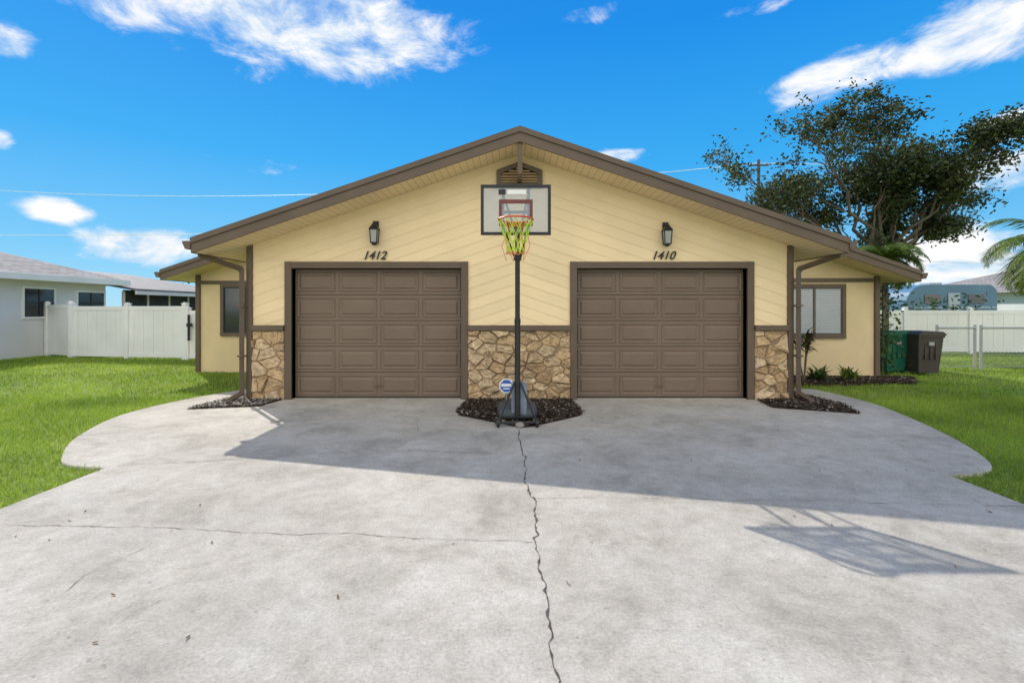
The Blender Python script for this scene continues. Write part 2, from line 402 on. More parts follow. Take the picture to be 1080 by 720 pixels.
def veneer(m,x0,x1,z0,z1,seed,plane=Y0):
    r=random.Random(seed); S=[]
    n=max(5,int((x1-x0)*(z1-z0)/.030))
    tries=0
    while len(S)<n and tries<6000:
        tries+=1; p=(r.uniform(x0-.05,x1+.05),r.uniform(z0,z1))
        dmin=r.uniform(.09,.16)
        if all(((p[0]-q[0])*.8)**2+((p[1]-q[1])*1.2)**2>dmin**2 for q in S): S.append(p)
    for i,p in enumerate(S):
        poly=[(x0,z0),(x1,z0),(x1,z1),(x0,z1)]
        for j,q in enumerate(S):
            if i==j: continue
            dx,dz=(q[0]-p[0])*.64,(q[1]-p[1])*1.4
            mx,mz=(p[0]+q[0])/2,(p[1]+q[1])/2
            poly=clip(poly,dx,dz,dx*mx+dz*mz-.004*math.hypot(dx,dz))
            if len(poly)<3: break
        if len(poly)<3: continue
        cx=sum(a for a,b in poly)/len(poly);cz=sum(b for a,b in poly)/len(poly)
        P=[]
        for k in range(len(poly)):
            a=poly[k];b=poly[(k+1)%len(poly)];P.append(a)
            if math.hypot(b[0]-a[0],b[1]-a[1])>.06:
                for tt in(.33,.67): P.append((a[0]+(b[0]-a[0])*tt+r.uniform(-.008,.008),a[1]+(b[1]-a[1])*tt+r.uniform(-.008,.008)))
        n_=len(P); hh=r.uniform(.03,.085); tx=r.uniform(-.18,.18); tz=r.uniform(-.18,.18); tone=r.random()
        def ringp(k,h): return [(cx+(a-cx)*k,h+ (tx*(a-cx)+tz*(b-cz)) ,cz+(b-cz)*k) for a,b in P]
        R0=[(a,0,b) for a,b in P]; R1=ringp(.985,hh*.6); R2=ringp(.86,hh); R3=ringp(.45,hh)
        R2=[(a,h+r.uniform(-.009,.009),b) for a,h,b in R2]; R3=[(a,h+r.uniform(-.012,.012),b) for a,h,b in R3]
        allv=R0+R1+R2+R3+[(cx,hh+r.uniform(-.01,.015),cz)]
        vs=[(a,plane-h,b) for a,h,b in allv]
        fs=[]
        for q in range(3):
            for k in range(n_): fs.append((q*n_+k,q*n_+(k+1)%n_,(q+1)*n_+(k+1)%n_,(q+1)*n_+k))
        for k in range(n_): fs.append((3*n_+k,3*n_+(k+1)%n_,4*n_))
        m.add(vs,fs,0,tone)
st=MB()
veneer(st,-.71,.94,-.02,1.113,11); veneer(st,XL,-3.685,-.02,1.113,12); veneer(st,3.925,XR,-.02,1.113,13)
for x0,x1 in((-.71,.94),(XL,-3.682),(3.922,XR)): st.box(x0,x1,Y0-.022,Y0+.02,-.03,1.113,1)
st.build('stone_veneer',[M_stone,M_mortar],house,tone=True)

rf=MB()
def roofside(zf,xr,xe,yf,yb,y_soff):
    A=[(xr,zf(xr)+.03),(xe,zf(xe)+.03),(xe,zf(xe)),(xr,zf(xr))]
    rf.prism_y(A,yf-.02,yb,0)
    B=[(xr,zf(xr)-.001),(xe,zf(xe)-.001),(xe,zf(xe)-.20),(xr,zf(xr)-.20)]
    rf.prism_y(B,yf,yf+.03,1)
    xt=xe-.03*np.sign(xe-xr)
    D=[(xr,zf(xr)-.175),(xt,zf(xt)-.175),(xt,zf(xt)-.198),(xr,zf(xr)-.198)]
    rf.prism_y(D,yf+.031,yb-.05,2)
    C=[(xr,zf(xr)+.028),(xe,zf(xe)+.028),(xe,zf(xe)-.055),(xr,zf(xr)-.055)]
    rf.prism_y(C,yf-.022,yf-.002,1)
    sg=1 if xe>xr else -1
    rf.box(min(xe,xe-.028*sg),max(xe,xe-.028*sg),yf+.032,yb-.05,zf(xe)-.2,zf(xe)-.004,1)
    gz=zf(xe)
    prof=[(xe+.001*sg,gz-.02),(xe+.115*sg,gz-.02),(xe+.115*sg,gz-.05),(xe+.075*sg,gz-.14),(xe+.001*sg,gz-.14)]
    rf.prism_y(prof,yf-.02,yb-.1,1)
roofside(zr,XC,EL,7.10,11.4,Y0); roofside(zr,XC,ER,7.10,11.4,Y0)
WL,WR=-7.42,7.93
roofside(zr2,XC,-7.87,10.6,22.4,11.2); roofside(zr2,XC,8.38,9.7,22.4,10.3)
roof=rf.build('roof',[M_shingle,M_brown,M_soffit],house)
wg=MB()
wg.prism_y([(WL,-.05),(XC,-.05),(XC,zr2(XC)-.2),(WL,zr2(WL)-.2)],11.2,22)
wg.prism_y([(XC+.002,-.05),(WR,-.05),(WR,zr2(WR)-.2),(XC+.002,zr2(XC)-.2)],10.3,22)
wg.build('wing_walls',[M_stucco],house)
t=MB()
t.box(WL,XL,11.16,11.199,2.05,2.13); t.box(WL-.03,WL+.07,11.15,11.3,-.02,zr2(WL)-.2)
t.box(XR,WR-.072,10.26,10.299,2.05,2.13); t.box(WR-.07,WR+.03,10.25,10.4,-.02,zr2(WR)-.2)
t.build('wing_trim',[M_brown],house,bevel=.005)
def window(x0,x1,z0,z1,y,blind,name,split=False):
    m=MB(); f=.075
    m.box(x0-f,x1+f,y-.04,y-.001,z1,z1+f,0); m.box(x0-f,x1+f,y-.045,y-.001,z0-f,z0,0)
    m.box(x0-f,x0,y-.039,y-.001,z0,z1,0); m.box(x1,x1+f,y-.039,y-.001,z0,z1,0)
    m.box(x0+.02,x1-.02,y-.012,y-.004,z0+.02,z1-.02,1)
    for a in((x0,x0+.025),(x1-.025,x1)): m.box(a[0],a[1],y-.03,y-.003,z0,z1,2)
    m.box(x0+.025,x1-.025,y-.029,y-.003,z0,z0+.03,2); m.box(x0+.025,x1-.025,y-.029,y-.003,z1-.03,z1,2)
    if split: m.box((x0+x1)/2-.022,(x0+x1)/2+.022,y-.033,y-.005,z0+.03,z1-.03,2)
    if blind:
        z=z0+.05
        while z<z1-.05:
            m.add([(x0+.03,y-.016,z),(x1-.03,y-.016,z),(x1-.03,y-.0135,z+.026),(x0+.03,y-.0135,z+.026)],[(0,1,2,3)],3); z+=.042
    m.build(name,[M_brown,M_glassb if blind else M_glass,M_black if not blind else M_brown,M_blind],house,fixn=True)
window(-6.80,-5.75,.90,1.98,11.2,False,'wing_window',True)
window(5.95,7.16,.90,1.93,10.3,True,'wing_window_b',True)
v=MB(); c=XC
out=[(c-.37,3.42),(c+.37,3.42),(c+.37,3.70),(c,3.84),(c-.37,3.70)]
inn=[(c-.30,3.49),(c+.30,3.49),(c+.30,3.655),(c,3.765),(c-.30,3.655)]
n=5
vs=[(x,Y0-.06,z) for x,z in out]+[(x,Y0-.06,z) for x,z in inn]+[(x,Y0-.005,z) for x,z in out]+[(x,Y0-.005,z) for x,z in inn]
fs=[]
for i in range(n):
    j=(i+1)%n; fs+=[(i,j,n+j,n+i),(i,2*n+i,2*n+j,j),(n+i,n+j,3*n+j,3*n+i)]
v.add(vs,fs,0)
v.add([(x,Y0-.028,z) for x,z in inn],[tuple(range(n))],1)
for k in range(6):
    z=3.50+k*.043; hw=.30 if z<3.62 else max(.03,.30*(1-(z+.03-3.655)/.11)) 
    hw=min(hw,.30)
    v.add([(c-hw,Y0-.055,z),(c+hw,Y0-.055,z),(c+hw,Y0-.03,z+.036),(c-hw,Y0-.03,z+.036)],[(0,1,2,3)],2)
v.box(c-.035,c+.035,7.135,7.20,3.50,3.965,0)
v.box(c-.034,c+.034,7.2,Y0-.062,3.50,3.56,0)
v.build('gable_vent',[M_brown,M_dark,mat('louvre_tan',(.42,.30,.17),.6,.1,4)],house)
ds=MB()
def spout(path):
    for i in range(len(path)-1):
        a=Vector(path[i]);b=Vector(path[i+1]); ds.tube([a,b],.042,4,0)
        ds.tube([b-(b-a).normalized()*.03,b+Vector((0,0,-.03))],.046,4,0)
spout([(EL-.05,7.40,2.40),(EL-.05,7.40,2.30),(XL-.12,7.58,2.10),(XL-.12,7.58,.12),(XL-.2,7.35,.04)])
spout([(ER+.05,7.40,2.40),(ER+.05,7.40,2.30),(XR+.12,7.58,2.10),(XR+.12,7.58,.12),(XR+.2,7.35,.04)])
for z in(.7,1.5):
    for x in(XL-.12,XR+.12): ds.box(x-.05,x+.05,7.53,7.66,z,z+.03)
ds.build('downspouts',[M_brown],house)
M_lg=mat('lantern_glass',(.30,.30,.28),.2,.1,4,spec=.7)
def lantern(x,z):
    m=MB(); y=Y0-.12
    m.box(x-.045,x+.045,Y0-.045,Y0-.02,z-.05,z+.16,0)
    m.tube([(x,Y0-.045,z+.10),(x,y,z+.14),(x,y,z+.09)],.012,6,0)
    def fr(z0,w0,z1,w1,mi): 
        vs=[(x+a*w0,y+b*w0,z0) for a,b in((-1,-1),(1,-1),(1,1),(-1,1))]+[(x+a*w1,y+b*w1,z1) for a,b in((-1,-1),(1,-1),(1,1),(-1,1))]
        m.add(vs,[(3,2,1,0),(4,5,6,7)]+[(i,(i+1)%4,(i+1)%4+4,i+4) for i in range(4)],mi)
    fr(z+.02,.072,z+.09,.03,0); fr(z+.09,.03,z+.12,.015,0); fr(z+.005,.066,z+.02,.074,0)
    fr(z-.19,.044,z+.005,.056,1)
    fr(z-.21,.054,z-.19,.048,0); fr(z-.24,.02,z-.21,.04,0)
    for a,b in((-1,-1),(1,-1),(1,1),(-1,1)): m.tube([(x+a*.048,y+b*.048,z-.2),(x+a*.060,y+b*.060,z+.01)],.008,4,0)
    m.build('wall_lantern',[M_black,M_lg],house)
lantern(-2.20,2.72); lantern(2.48,2.70)
def text(s_,x,z,y,size,name,mt,parent,shear=.35,rot=(math.pi/2,0,0)):
    cu=bpy.data.curves.new(name,'FONT'); cu.body=s_; cu.size=size; cu.extrude=.004; cu.shear=shear; cu.align_x='CENTER'; cu.offset=.003
    o=bpy.data.objects.new(name,cu); o.location=(x,y,z); o.rotation_euler=rot; cu.materials.append(mt); COL.objects.link(o); o.parent=parent
text('1412',-2.23,2.265,Y0-.035,.19,'house_number_1412',M_black,house)
text('1410',2.44,2.265,Y0-.035,.19,'house_number_1410',M_black,house)

# ================================================================== BASKETBALL HOOP
hoop=empty('basketball_hoop')
M_navy=mat('backboard_frame',(.012,.013,.02),.4,.1); M_red=mat('backboard_marking',(.16,.04,.035),.5,.1)
M_orange=mat('rim_orange',(.65,.12,.03),.4,.1); M_net=mat('net_yellow_green',(.50,.68,.05),.6,.1)
M_net2=mat('net_orange',(.75,.22,.08),.6,.1); M_tank=mat('base_tank_plastic',(.06,.07,.08),.5,.15,4)
M_pane=mat('backboard_pane',(.42,.47,.54),.15,.05,2,spec=.5)
nt=M_pane.node_tree; out_=nt.nodes['Material Output']; bs=nt.nodes['Principled BSDF']
tp=N(nt,'ShaderNodeBsdfTransparent'); mx=N(nt,'ShaderNodeMixShader'); mx.inputs[0].default_value=.55
tp.inputs[0].default_value=(.90,.93,.97,1)
nt.links.new(tp.outputs[0],mx.inputs[1]); nt.links.new(bs.outputs[0],mx.inputs[2]); nt.links.new(mx.outputs[0],out_.inputs[0])
bx0,bx1,bz0,bz1,by=-.352,.438,2.295,2.86,5.35; bc=(bx0+bx1)/2
b=MB(); b.add([(bx0+.02,by,bz0+.02),(bx1-.02,by,bz0+.02),(bx1-.02,by,bz1-.02),(bx0+.02,by,bz1-.02)],[(0,1,2,3)],0)
f=.032
b.box(bx0,bx1,by-.015,by+.02,bz1-f,bz1,1); b.box(bx0,bx1,by-.015,by+.02,bz0,bz0+f,1)
b.box(bx0,bx0+f,by-.014,by+.019,bz0+f,bz1-f,1); b.box(bx1-f,bx1,by-.014,by+.019,bz0+f,bz1-f,1)
x0,x1,z0,z1=bc-.19,bc+.19,bz0+.10,bz0+.40
for q in((x0,x1,z1-.045,z1),(x0,x1,z0,z0+.03)): b.box(q[0],q[1],by-.004,by-.001,q[2],q[3],2)
for q in((x0,x0+.032),(x1-.032,x1)): b.box(q[0],q[1],by-.0045,by-.0012,z0,z1,2)
b.box(bx0+.3,bx1-.28,by-.004,by-.001,bz1-.105,bz1-.055,3)
b.box(bx0+.20,bx0+.28,by-.004,by-.001,bz1-.11,bz1-.05,1)
b.box(bc-.16,bc-.13,by+.02,by+.05,bz0+.03,bz1-.03,1); b.box(bc+.13,bc+.16,by+.02,by+.05,bz0+.03,bz1-.03,1)
b.box(bc-.16,bc+.16,by+.021,by+.049,bz0+.25,bz0+.28,1)
b.build('backboard',[M_pane,M_navy,M_red,mat('backboard_label',(.8,.8,.8),.5,.05)],hoop,fixn=False)
p=MB(); px,py=.07,6.02
p.tube([(px,py,.10),(px,py,1.3)],.036,12,0); p.tube([(px,py,1.3),(px,py,2.52)],.031,12,0)
p.tube([(px,py,1.28),(px,py,1.34)],.040,12,0)
for sx in(-1,1):
    p.tube([(px+sx*.04,py,2.48),(bc+sx*.14,by+.05,2.75)],.013,6,0)
    p.tube([(px+sx*.04,py,2.12),(bc+sx*.14,by+.05,2.40)],.013,6,0)
    p.tube([(px,py,.62),(px+sx*.24,py-.12,.05)],.014,6,0)
    p.tube([(px,py,.55),(px+sx*.16,py+.55,.2)],.012,6,0)
p.tube([(px,py+.02,1.5),(px,py+.10,1.9),(px,py+.06,2.1)],.012,6,0)
p.box(px-.05,px+.05,py-.05,py+.05,2.08,2.16,0); p.box(px-.05,px+.05,py-.05,py+.05,2.44,2.52,0)
p.tube([(px-.28,py-.12,.05),(px+.28,py-.12,.05)],.02,8,0)
for sx in(-1,1): p.tube([(px+sx*.24-.02,py-.16,.06),(px+sx*.24+.02,py-.16,.06)],.055,14,0)
p.build('pole_and_struts',[M_black],hoop,smooth=False)
tk=MB()
sec=[(.05,.24,.30),(.09,.27,.34),(.16,.26,.33),(.22,.18,.24)]
cy=py+.36; vs=[];fs=[];n=16
for z,a,bb in sec:
    for j in range(n):
        th=2*math.pi*j/n; cc=math.copysign(abs(math.cos(th))**.5,math.cos(th)); ss=math.copysign(abs(math.sin(th))**.5,math.sin(th))
        vs.append((px+cc*a,cy+ss*bb,z))
for i in range(3):
    for j in range(n): fs.append((i*n+j,i*n+(j+1)%n,(i+1)*n+(j+1)%n,(i+1)*n+j))
fs.append(tuple(range(n-1,-1,-1))); fs.append(tuple(3*n+j for j in range(n)))
tk.add(vs,fs,0)
tk.prism_x([(py+.03,.1),(py+.13,.1),(py+.09,.50),(py+.045,.54)],px-.08,px+.12,1)
tk.build('base_tank',[M_tank,mat('weight_bag',(.20,.24,.30),.7,.2,9,.5,30)],hoop,bevel=.02)
r=MB(); rz=2.42; rc=(.04,by-.27); rr=.185
circ=lambda R,z,n=28,c=rc:[(c[0]+R*math.cos(2*math.pi*i/n),c[1]+R*math.sin(2*math.pi*i/n),z) for i in range(n)]
r.tube(circ(rr,rz),.010,6,0,closed=True)
r.box(.04-.06,.04+.06,by-.085,by-.016,rz-.04,rz+.01,0)
r.tube([(-.03,by-.02,rz-.09),(-.05,by-.16,rz)],.008,6,0); r.tube([(.11,by-.02,rz-.09),(.13,by-.16,rz)],.008,6,0)
r.build('rim',[M_orange],hoop)
nn=MB(); K=12; levels=[(rr,0),(rr*.86,-.09),(rr*.70,-.18),(rr*.55,-.27),(rr*.50,-.36)]
for j in range(K):
    for sgn in(-1,1):
        P=[]
        for i,(R_,dz) in enumerate(levels):
            th=2*math.pi*(j+sgn*.5*i)/K; P.append((rc[0]+R_*math.cos(th),rc[1]+R_*math.sin(th),rz+dz))
        nn.tube(P,.0045,5,0)
lo=circ(.10,rz-.36,20); nn.tube([(x+.0,y,z+.008*math.sin(i*2.5)) for i,(x,y,z) in enumerate(lo)],.005,5,1,closed=True)
for j in range(5):
    a=2*math.pi*j/5; a2=a+.6
    nn.tube([(rc[0]+rr*.72*math.cos(a),rc[1]+rr*.72*math.sin(a),rz-.17),(rc[0]+.16*math.cos(a+.3),rc[1]+.16*math.sin(a+.3),rz-.28),(rc[0]+.10*math.cos(a2),rc[1]+.10*math.sin(a2),rz-.44)],.0035,4,1)
nn.build('net',[M_net,M_net2],hoop)

ys=MB(); sx,sy,sz=-.075,6.45,.42
ys.tube([(sx,sy,0),(sx,sy,.4)],.008,6,2)
O=[(sx+.105*math.cos(math.pi/8+i*math.pi/4),sz+.105*math.sin(math.pi/8+i*math.pi/4)) for i in range(8)]
I=[(sx+.088*math.cos(math.pi/8+i*math.pi/4),sz+.088*math.sin(math.pi/8+i*math.pi/4)) for i in range(8)]
ys.prism_y(O,sy-.012,sy-.008,0); ys.prism_y(I,sy-.0145,sy-.0123,1)
ys.box(sx-.07,sx+.07,sy-.018,sy-.0148,sz-.008,sz+.03,0); ys.box(sx-.045,sx+.045,sy-.018,sy-.0148,sz-.045,sz-.03,0)
ys.build('security_yard_sign',[M_white,mat('sign_blue',(.04,.12,.42),.4,.05),M_grey])

# ================================================================== NEIGHBOUR LEFT
nh=empty('neighbour_house')
m=MB()
m.box(-24,-15,2.5,17.5,-.05,2.42); m.build('walls',[M_nwall],nh)
m=MB()
e=2.40; xa,xb,ya,yb=-24.5,-14.5,2,18; zR=4.15
vs=[(xa,ya,e),(xb,ya,e),(xb,yb,e),(xa,yb,e),(-19.5,7,zR),(-19.5,13,zR)]
vs=[(x,y,z+.12) for x,y,z in vs]
m.add(vs,[(0,1,4),(1,2,5,4),(2,3,5),(3,0,4,5),(3,2,1,0)],0)
m.build('hip_roof',[M_shingle2],nh)
m=MB()
m.box(xb-.02,xb+.03,ya,yb,e-.06,e+.14); m.box(xa,xb-.021,yb-.02,yb+.03,e-.06,e+.14); m.box(xa+.1,xb-.03,ya+.1,yb-.03,e-.02,e+.05)
m.build('fascia_and_soffit',[M_white],nh,bevel=.005)
m=MB()
def xwin(m,y0,y1,z0,z1,x):
    f=.06
    m.box(x+.001,x+.05,y0-f,y1+f,z0-f,z0,0);m.box(x+.001,x+.05,y0-f,y1+f,z1,z1+f,0);m.box(x+.001,x+.048,y0-f,y0,z0,z1,0);m.box(x+.001,x+.048,y1,y1+f,z0,z1,0)
    m.box(x+.001,x+.02,y0,y1,z0,z1,1); m.box(x+.02,x+.035,y0,y1,(z0+z1)/2-.02,(z0+z1)/2+.02,2); m.box(x+.02,x+.034,(y0+y1)/2-.02,(y0+y1)/2+.02,z0,z1,2)
xwin(m,14.55,15.5,1.22,2.1,-15); xwin(m,9.5,11,1.0,2.1,-15); xwin(m,16.35,17.4,1.3,2.05,-15)
m.build('windows',[M_white,M_glass,M_black],nh)
m=MB()
m.prism_y([(-14.3,2.16),(-14.3,2.24),(-20.5,3.30),(-20.5,3.22)],18.04,25.5,2)
m.box(-14.34,-14.26,18.04,25.5,2.02,2.155,0)
y=18.1
while y<25.4:
    m.box(-14.9,-14.82,y,y+.07,-.02,2.15,0); y+=1.2
m.box(-14.89,-14.83,18.1,25.4,1.0,1.06,0)
m.add([(-14.86,18.1,0),(-14.86,25.4,0),(-14.86,25.4,2.2),(-14.86,18.1,2.2)],[(0,1,2,3)],1)
m.add([(-14.86,25.4,0),(-20.4,25.4,0),(-20.4,25.4,3.15),(-14.86,25.4,2.2)],[(0,1,2,3)],1)
m.build('screened_lanai',[M_nwall,M_screen,mat('lanai_roof_panel',(.20,.19,.185),.75,.2,2,spec=.15)],nh,fixn=False)

def vinyl(m,a,b,h,post=1.8,mi=0):
    a=Vector((*a,0));b=Vector((*b,0)); d=b-a; Ln=d.length; u=d/Ln; nrm=Vector((-u.y,u.x,0))
    def obx(s0,s1,w,z0,z1,off=0):
        c0=a+u*s0+nrm*off;c1=a+u*s1+nrm*off
        vs=[c0-nrm*w,c1-nrm*w,c1+nrm*w,c0+nrm*w]
        m.add([(p.x,p.y,z0) for p in vs]+[(p.x,p.y,z1) for p in vs],[(3,2,1,0),(4,5,6,7)]+[(i,(i+1)%4,(i+1)%4+4,i+4) for i in range(4)],mi)
    n=max(1,round(Ln/post)); st=Ln/n
    for i in range(n+1):
        s_=i*st; obx(s_-.06,s_+.06,.06,-.03,h+.06); obx(s_-.075,s_+.075,.075,h+.06,h+.08); obx(s_-.04,s_+.04,.04,h+.08,h+.11)
    for i in range(n):
        s0=i*st+.06;s1=(i+1)*st-.06
        obx(s0,s1,.025,h-.12,h); obx(s0,s1,.025,.03,.15)
        k=int((s1-s0)/.15); w=(s1-s0)/k
        for j in range(k): obx(s0+j*w+.003,s0+(j+1)*w-.003,.010 if j%2 else .013,.15,h-.12)
fe=MB(); vinyl(fe,(-14.9,15.2),(-13.6,14.6),1.6,1.5); vinyl(fe,(-13.45,14.5),(-9.65,14.0),1.55,1.9)
fe.build('vinyl_fence',[M_white])
ga=MB(); vinyl(ga,(-9.5,13.9),(-8.3,13.7),1.42,1.4); vinyl(ga,(-8.15,13.7),(-7.5,13.6),1.42,1.4)
ga.box(-9.42,-9.38,13.76,13.82,.55,1.3,1); ga.box(-9.44,-9.3,13.74,13.80,.95,1.05,1)
ga.box(-8.95,-8.75,13.64,13.66,.95,1.2,2); ga.box(-8.90,-8.80,13.63,13.639,1.02,1.13,3)
ga.build('fence_gate',[M_white,M_black,mat('gate_sign',(.8,.8,.8),.5,.03),mat('gate_sign_red',(.5,.05,.04),.5,.05)])

# ================================================================== RIGHT
fe=MB(); vinyl(fe,(9.2,16.4),(19.5,15.6),1.42,1.9); vinyl(fe,(19.5,15.6),(30,13),1.42,1.9)
fe.build('vinyl_fence.001',[M_white])
cl=MB(); 
def chain(m,x0,x1,y,h):
    m.tube([(x0,y,h),(x1,y,h)],.024,8,0); m.tube([(x0,y,.06),(x1,y,.06)],.008,5,0)
    x=x0
    while x<=x1+.01:
        m.tube([(x,y+.03,-.03),(x,y+.03,h+.05)],.032,8,0); rock(m,(x,y+.03,h+.06),.04,1); x+=(x1-x0)/max(1,round((x1-x0)/1.9))
    W=x1-x0;p=.10; n=int((W+h)/p)
    for i in range(n+1):
        s_=x0-h+i*p
        a=max(s_,x0);b_=min(s_+h,x1)
        if b_>a: 
            for (A,B) in(((a,a-s_),(b_,b_-s_)),((a,h-(a-s_)),(b_,h-(b_-s_)))):
                w=.0045
                m.add([(A[0]-w,y,A[1]+.03),(A[0]+w,y,A[1]+.03),(B[0]+w,y,B[1]+.03),(B[0]-w,y,B[1]+.03)],[(0,1,2,3)],0)
chain(cl,10.42,11.35,11.6,1.0); chain(cl,11.5,18.9,11.6,1.0)
cl.build('chain_link_fence',[M_grey],fixn=False)
def bin_(name,x,y,w,dp,h,mt,ang=0):
    m=MB(); 
    def ring(z,kx,ky,oy=0): return [(a*w/2*kx,b*dp/2*ky+oy,z) for a,b in((-1,-1),(1,-1),(1,1),(-1,1))]
    R=[ring(.05,.76,.72),ring(h*.55,.88,.86),ring(h*.86,.94,.95),ring(h*.86,1.0,1.02),ring(h*.91,1.0,1.02)]
    vs=[q for r_ in R for q in r_]; fs=[(3,2,1,0)]
    for i in range(4):
        for j in range(4): fs.append((i*4+j,i*4+(j+1)%4,(i+1)*4+(j+1)%4,(i+1)*4+j))
    fs.append((16,17,18,19)); m.add(vs,fs,0)
    lid=[(-w*.52,h*.912),(w*.52,h*.912),(w*.52,h*.94),(w*.40,h),(-w*.40,h),(-w*.52,h*.94)]
    m.prism_y(lid,-dp*.55,dp*.5,0)
    m.tube([(-w*.42,dp*.5,h*.93),(-w*.42,dp*.62,h*.95),(w*.42,dp*.62,h*.95),(w*.42,dp*.5,h*.93)],.016,6,0)
    for sx in(-1,1): m.tube([(sx*w*.40,dp*.36,.12),(sx*w*.50,dp*.36,.12)],.12,18,1)
    for k in(-.2,0,.2): m.box(w*k-.012,w*k+.012,-dp*.465,-dp*.42,.35,h*.82,0)
    m.box(-w*.10,w*.10,-dp*.50,-dp*.46,h*.68,h*.76,2)
    o=m.build(name,[mt,M_black,M_grey],bevel=.012); o.location=(x,y,-.02); o.rotation_euler=(0,0,ang)
bin_('wheeled_bin',8.88,11.25,.58,.68,.98,mat('green_plastic',(.015,.12,.075),.45,.15,4),.1)
bin_('wheeled_bin.001',9.38,10.9,.56,.66,.98,mat('charcoal_plastic',(.055,.045,.042),.5,.15,4),-.06)

# foliage ---------------------------------------------------------------
M_leaf=mat('leaf_green',(.035,.075,.016),.55,.3,1.0,second=(.075,.13,.03),tone=.5,trans=.3)
M_leafd=mat('leaf_olive',(.036,.055,.018),.6,.3,.5,second=(.085,.10,.032),tone=.65,trans=.28)
M_palm=mat('palm_green',(.075,.13,.02),.5,.3,1.0,second=(.17,.23,.035),tone=.4,trans=.35)
M_redl=mat('cordyline_leaf',(.10,.035,.030),.5,.3,3,second=(.07,.10,.03),tone=.5,trans=.2)
M_bark=mat('bark',(.11,.09,.07),.9,.3,3,.8,20)
def leaf(m,c,l,w,mi=1):
    a=Vector((random.gauss(0,1),random.gauss(0,1),random.gauss(0,.7))).normalized()
    b=a.cross(Vector((random.gauss(0,1),random.gauss(0,1),random.gauss(0,1)))).normalized()
    c=Vector(c); m.add([c-a*l,c+b*w,c+a*l,c-b*w],[(0,1,2,3)],mi,random.random())
def clump(m,c,r,n,l,w,mi=1,sq=.7):
    for _ in range(n):
        d=Vector((random.gauss(0,1),random.gauss(0,1),random.gauss(0,1)*sq))*r*.5
        leaf(m,Vector(c)+d,l*random.uniform(.6,1.3),w*random.uniform(.6,1.2),mi)

tr=MB(); base=Vector((16.8,22,0))
ends=[]
def limb(p,q,r0,depth):
    n=5; pts=[p];L=(q-p).length
    for i in range(1,n):
        t_=i/n; pts.append(p.lerp(q,t_)+Vector((random.gauss(0,1),random.gauss(0,1),random.gauss(0,.6)))*L*.045+Vector((0,0,math.sin(t_*math.pi)*L*.05)))
    pts.append(q); r1=r0*.45
    tr.tube(pts,[r0+(r1-r0)*i/n for i in range(n+1)],6 if depth<2 else 4,0,cap=False)
    if depth>=4: ends.append((q,depth)); ends.append((pts[3],depth)); return
    k=random.choice((3,4)) if depth<3 else random.choice((2,3))
    dirn=(q-p).normalized()
    for j in range(k):
        s_=pts[random.choice((2,3,4))] if j<k-1 else pts[-1]
        dv=(dirn*.8+Vector((random.gauss(0,.55),random.gauss(0,.55),random.gauss(.10,.35)))).normalized()
        l2=L*random.uniform(.40,.62)
        if depth==0: l2=min(l2*.7,2.1)
        limb(s_,s_+dv*l2,r1*random.uniform(.75,1.0),depth+1)
fork=base+Vector((.2,0,3.0))
tr.tube([base,base+Vector((.1,0,1.5)),fork],[.30,.24,.21],10,0)
for tx,ty,tz in((11.6,21,5.9),(12.4,23,6.9),(14.0,20.5,7.3),(15.4,22,8.2),(17.0,22.4,8.7),(18.6,23.5,8.3),(20.0,21,7.6),(20.8,22.5,6.2),(13.0,22.5,5.0),(18.4,20.6,6.2),(20.0,23,5.2),(19.2,21.2,7.0),(16.2,20.8,6.6),(17.6,23,5.8),(14.8,23,6.2),(18.0,22,7.4),(12.2,21.5,4.2)):
    limb(fork,Vector((tx,ty,tz)),.105,0)
for q,_ in ends:
    if q.x>22.6: continue
    dens=.42+.58*min(1,max(0,(q.x-13.0)/3.5))
    if random.random()<dens+.12: clump(tr,q,random.uniform(.35,.75),int((5+14*dens)*random.uniform(.4,1.3)),.10,.055)
tr.build('large_tree',[M_bark,M_leafd],fixn=False,tone=True)

def palm(name,b,h,nf,fl,lean=(0,0),trunk_r=.12):
    m=MB(); top=Vector(b)+Vector((lean[0],lean[1],h))
    pts=[Vector(b).lerp(top,i/6)+Vector((0,0,0)) for i in range(7)]
    m.tube(pts,[trunk_r*(1.15-.3*i/6) for i in range(7)],10,0)
    for i in range(nf):
        az=2*math.pi*i/nf*2.4+random.uniform(-.2,.2); el=random.uniform(-.35,1.25)
        dh=Vector((math.cos(az),math.sin(az),0)); P=[];p_=top.copy(); e=el; st=fl/10
        for k in range(11):
            P.append(p_.copy()); p_=p_+(dh*math.cos(e)+Vector((0,0,math.sin(e))))*st; e-=.16+.03*k*.5
        m.tube(P,[.014*(1-k/12) for k in range(11)],4,1)
        side=dh.cross(Vector((0,0,1)))
        for k in range(2,44):
            f_=k/44*10; i0=min(9,int(f_)); c=P[i0].lerp(P[i0+1],f_-i0); tn=(P[i0+1]-P[i0]).normalized()
            ll=fl*.30*math.sin(math.pi*min(1,(k/44)*.85+.12))+.05
            for sg in(-1,1):
                dv=(side*sg*.9+tn*.55+Vector((0,0,-.25+random.uniform(-.15,.15)))).normalized(); tip=c+dv*ll+Vector((0,0,-.10*ll))
                wv=tn*.016
                m.add([c-wv,c+wv,c.lerp(tip,.6)+wv*.8,tip,c.lerp(tip,.6)-wv*.8],[(0,1,2,3,4)],1,random.random())
    m.build(name,[M_bark,M_palm],fixn=False,tone=True)
palm('palm_tree',(14.1,12.2,0),3.15,24,1.8,(-.2,0))
palm('palm_tree.001',(11.2,14.2,0),2.95,22,1.25,(0,0),.07)
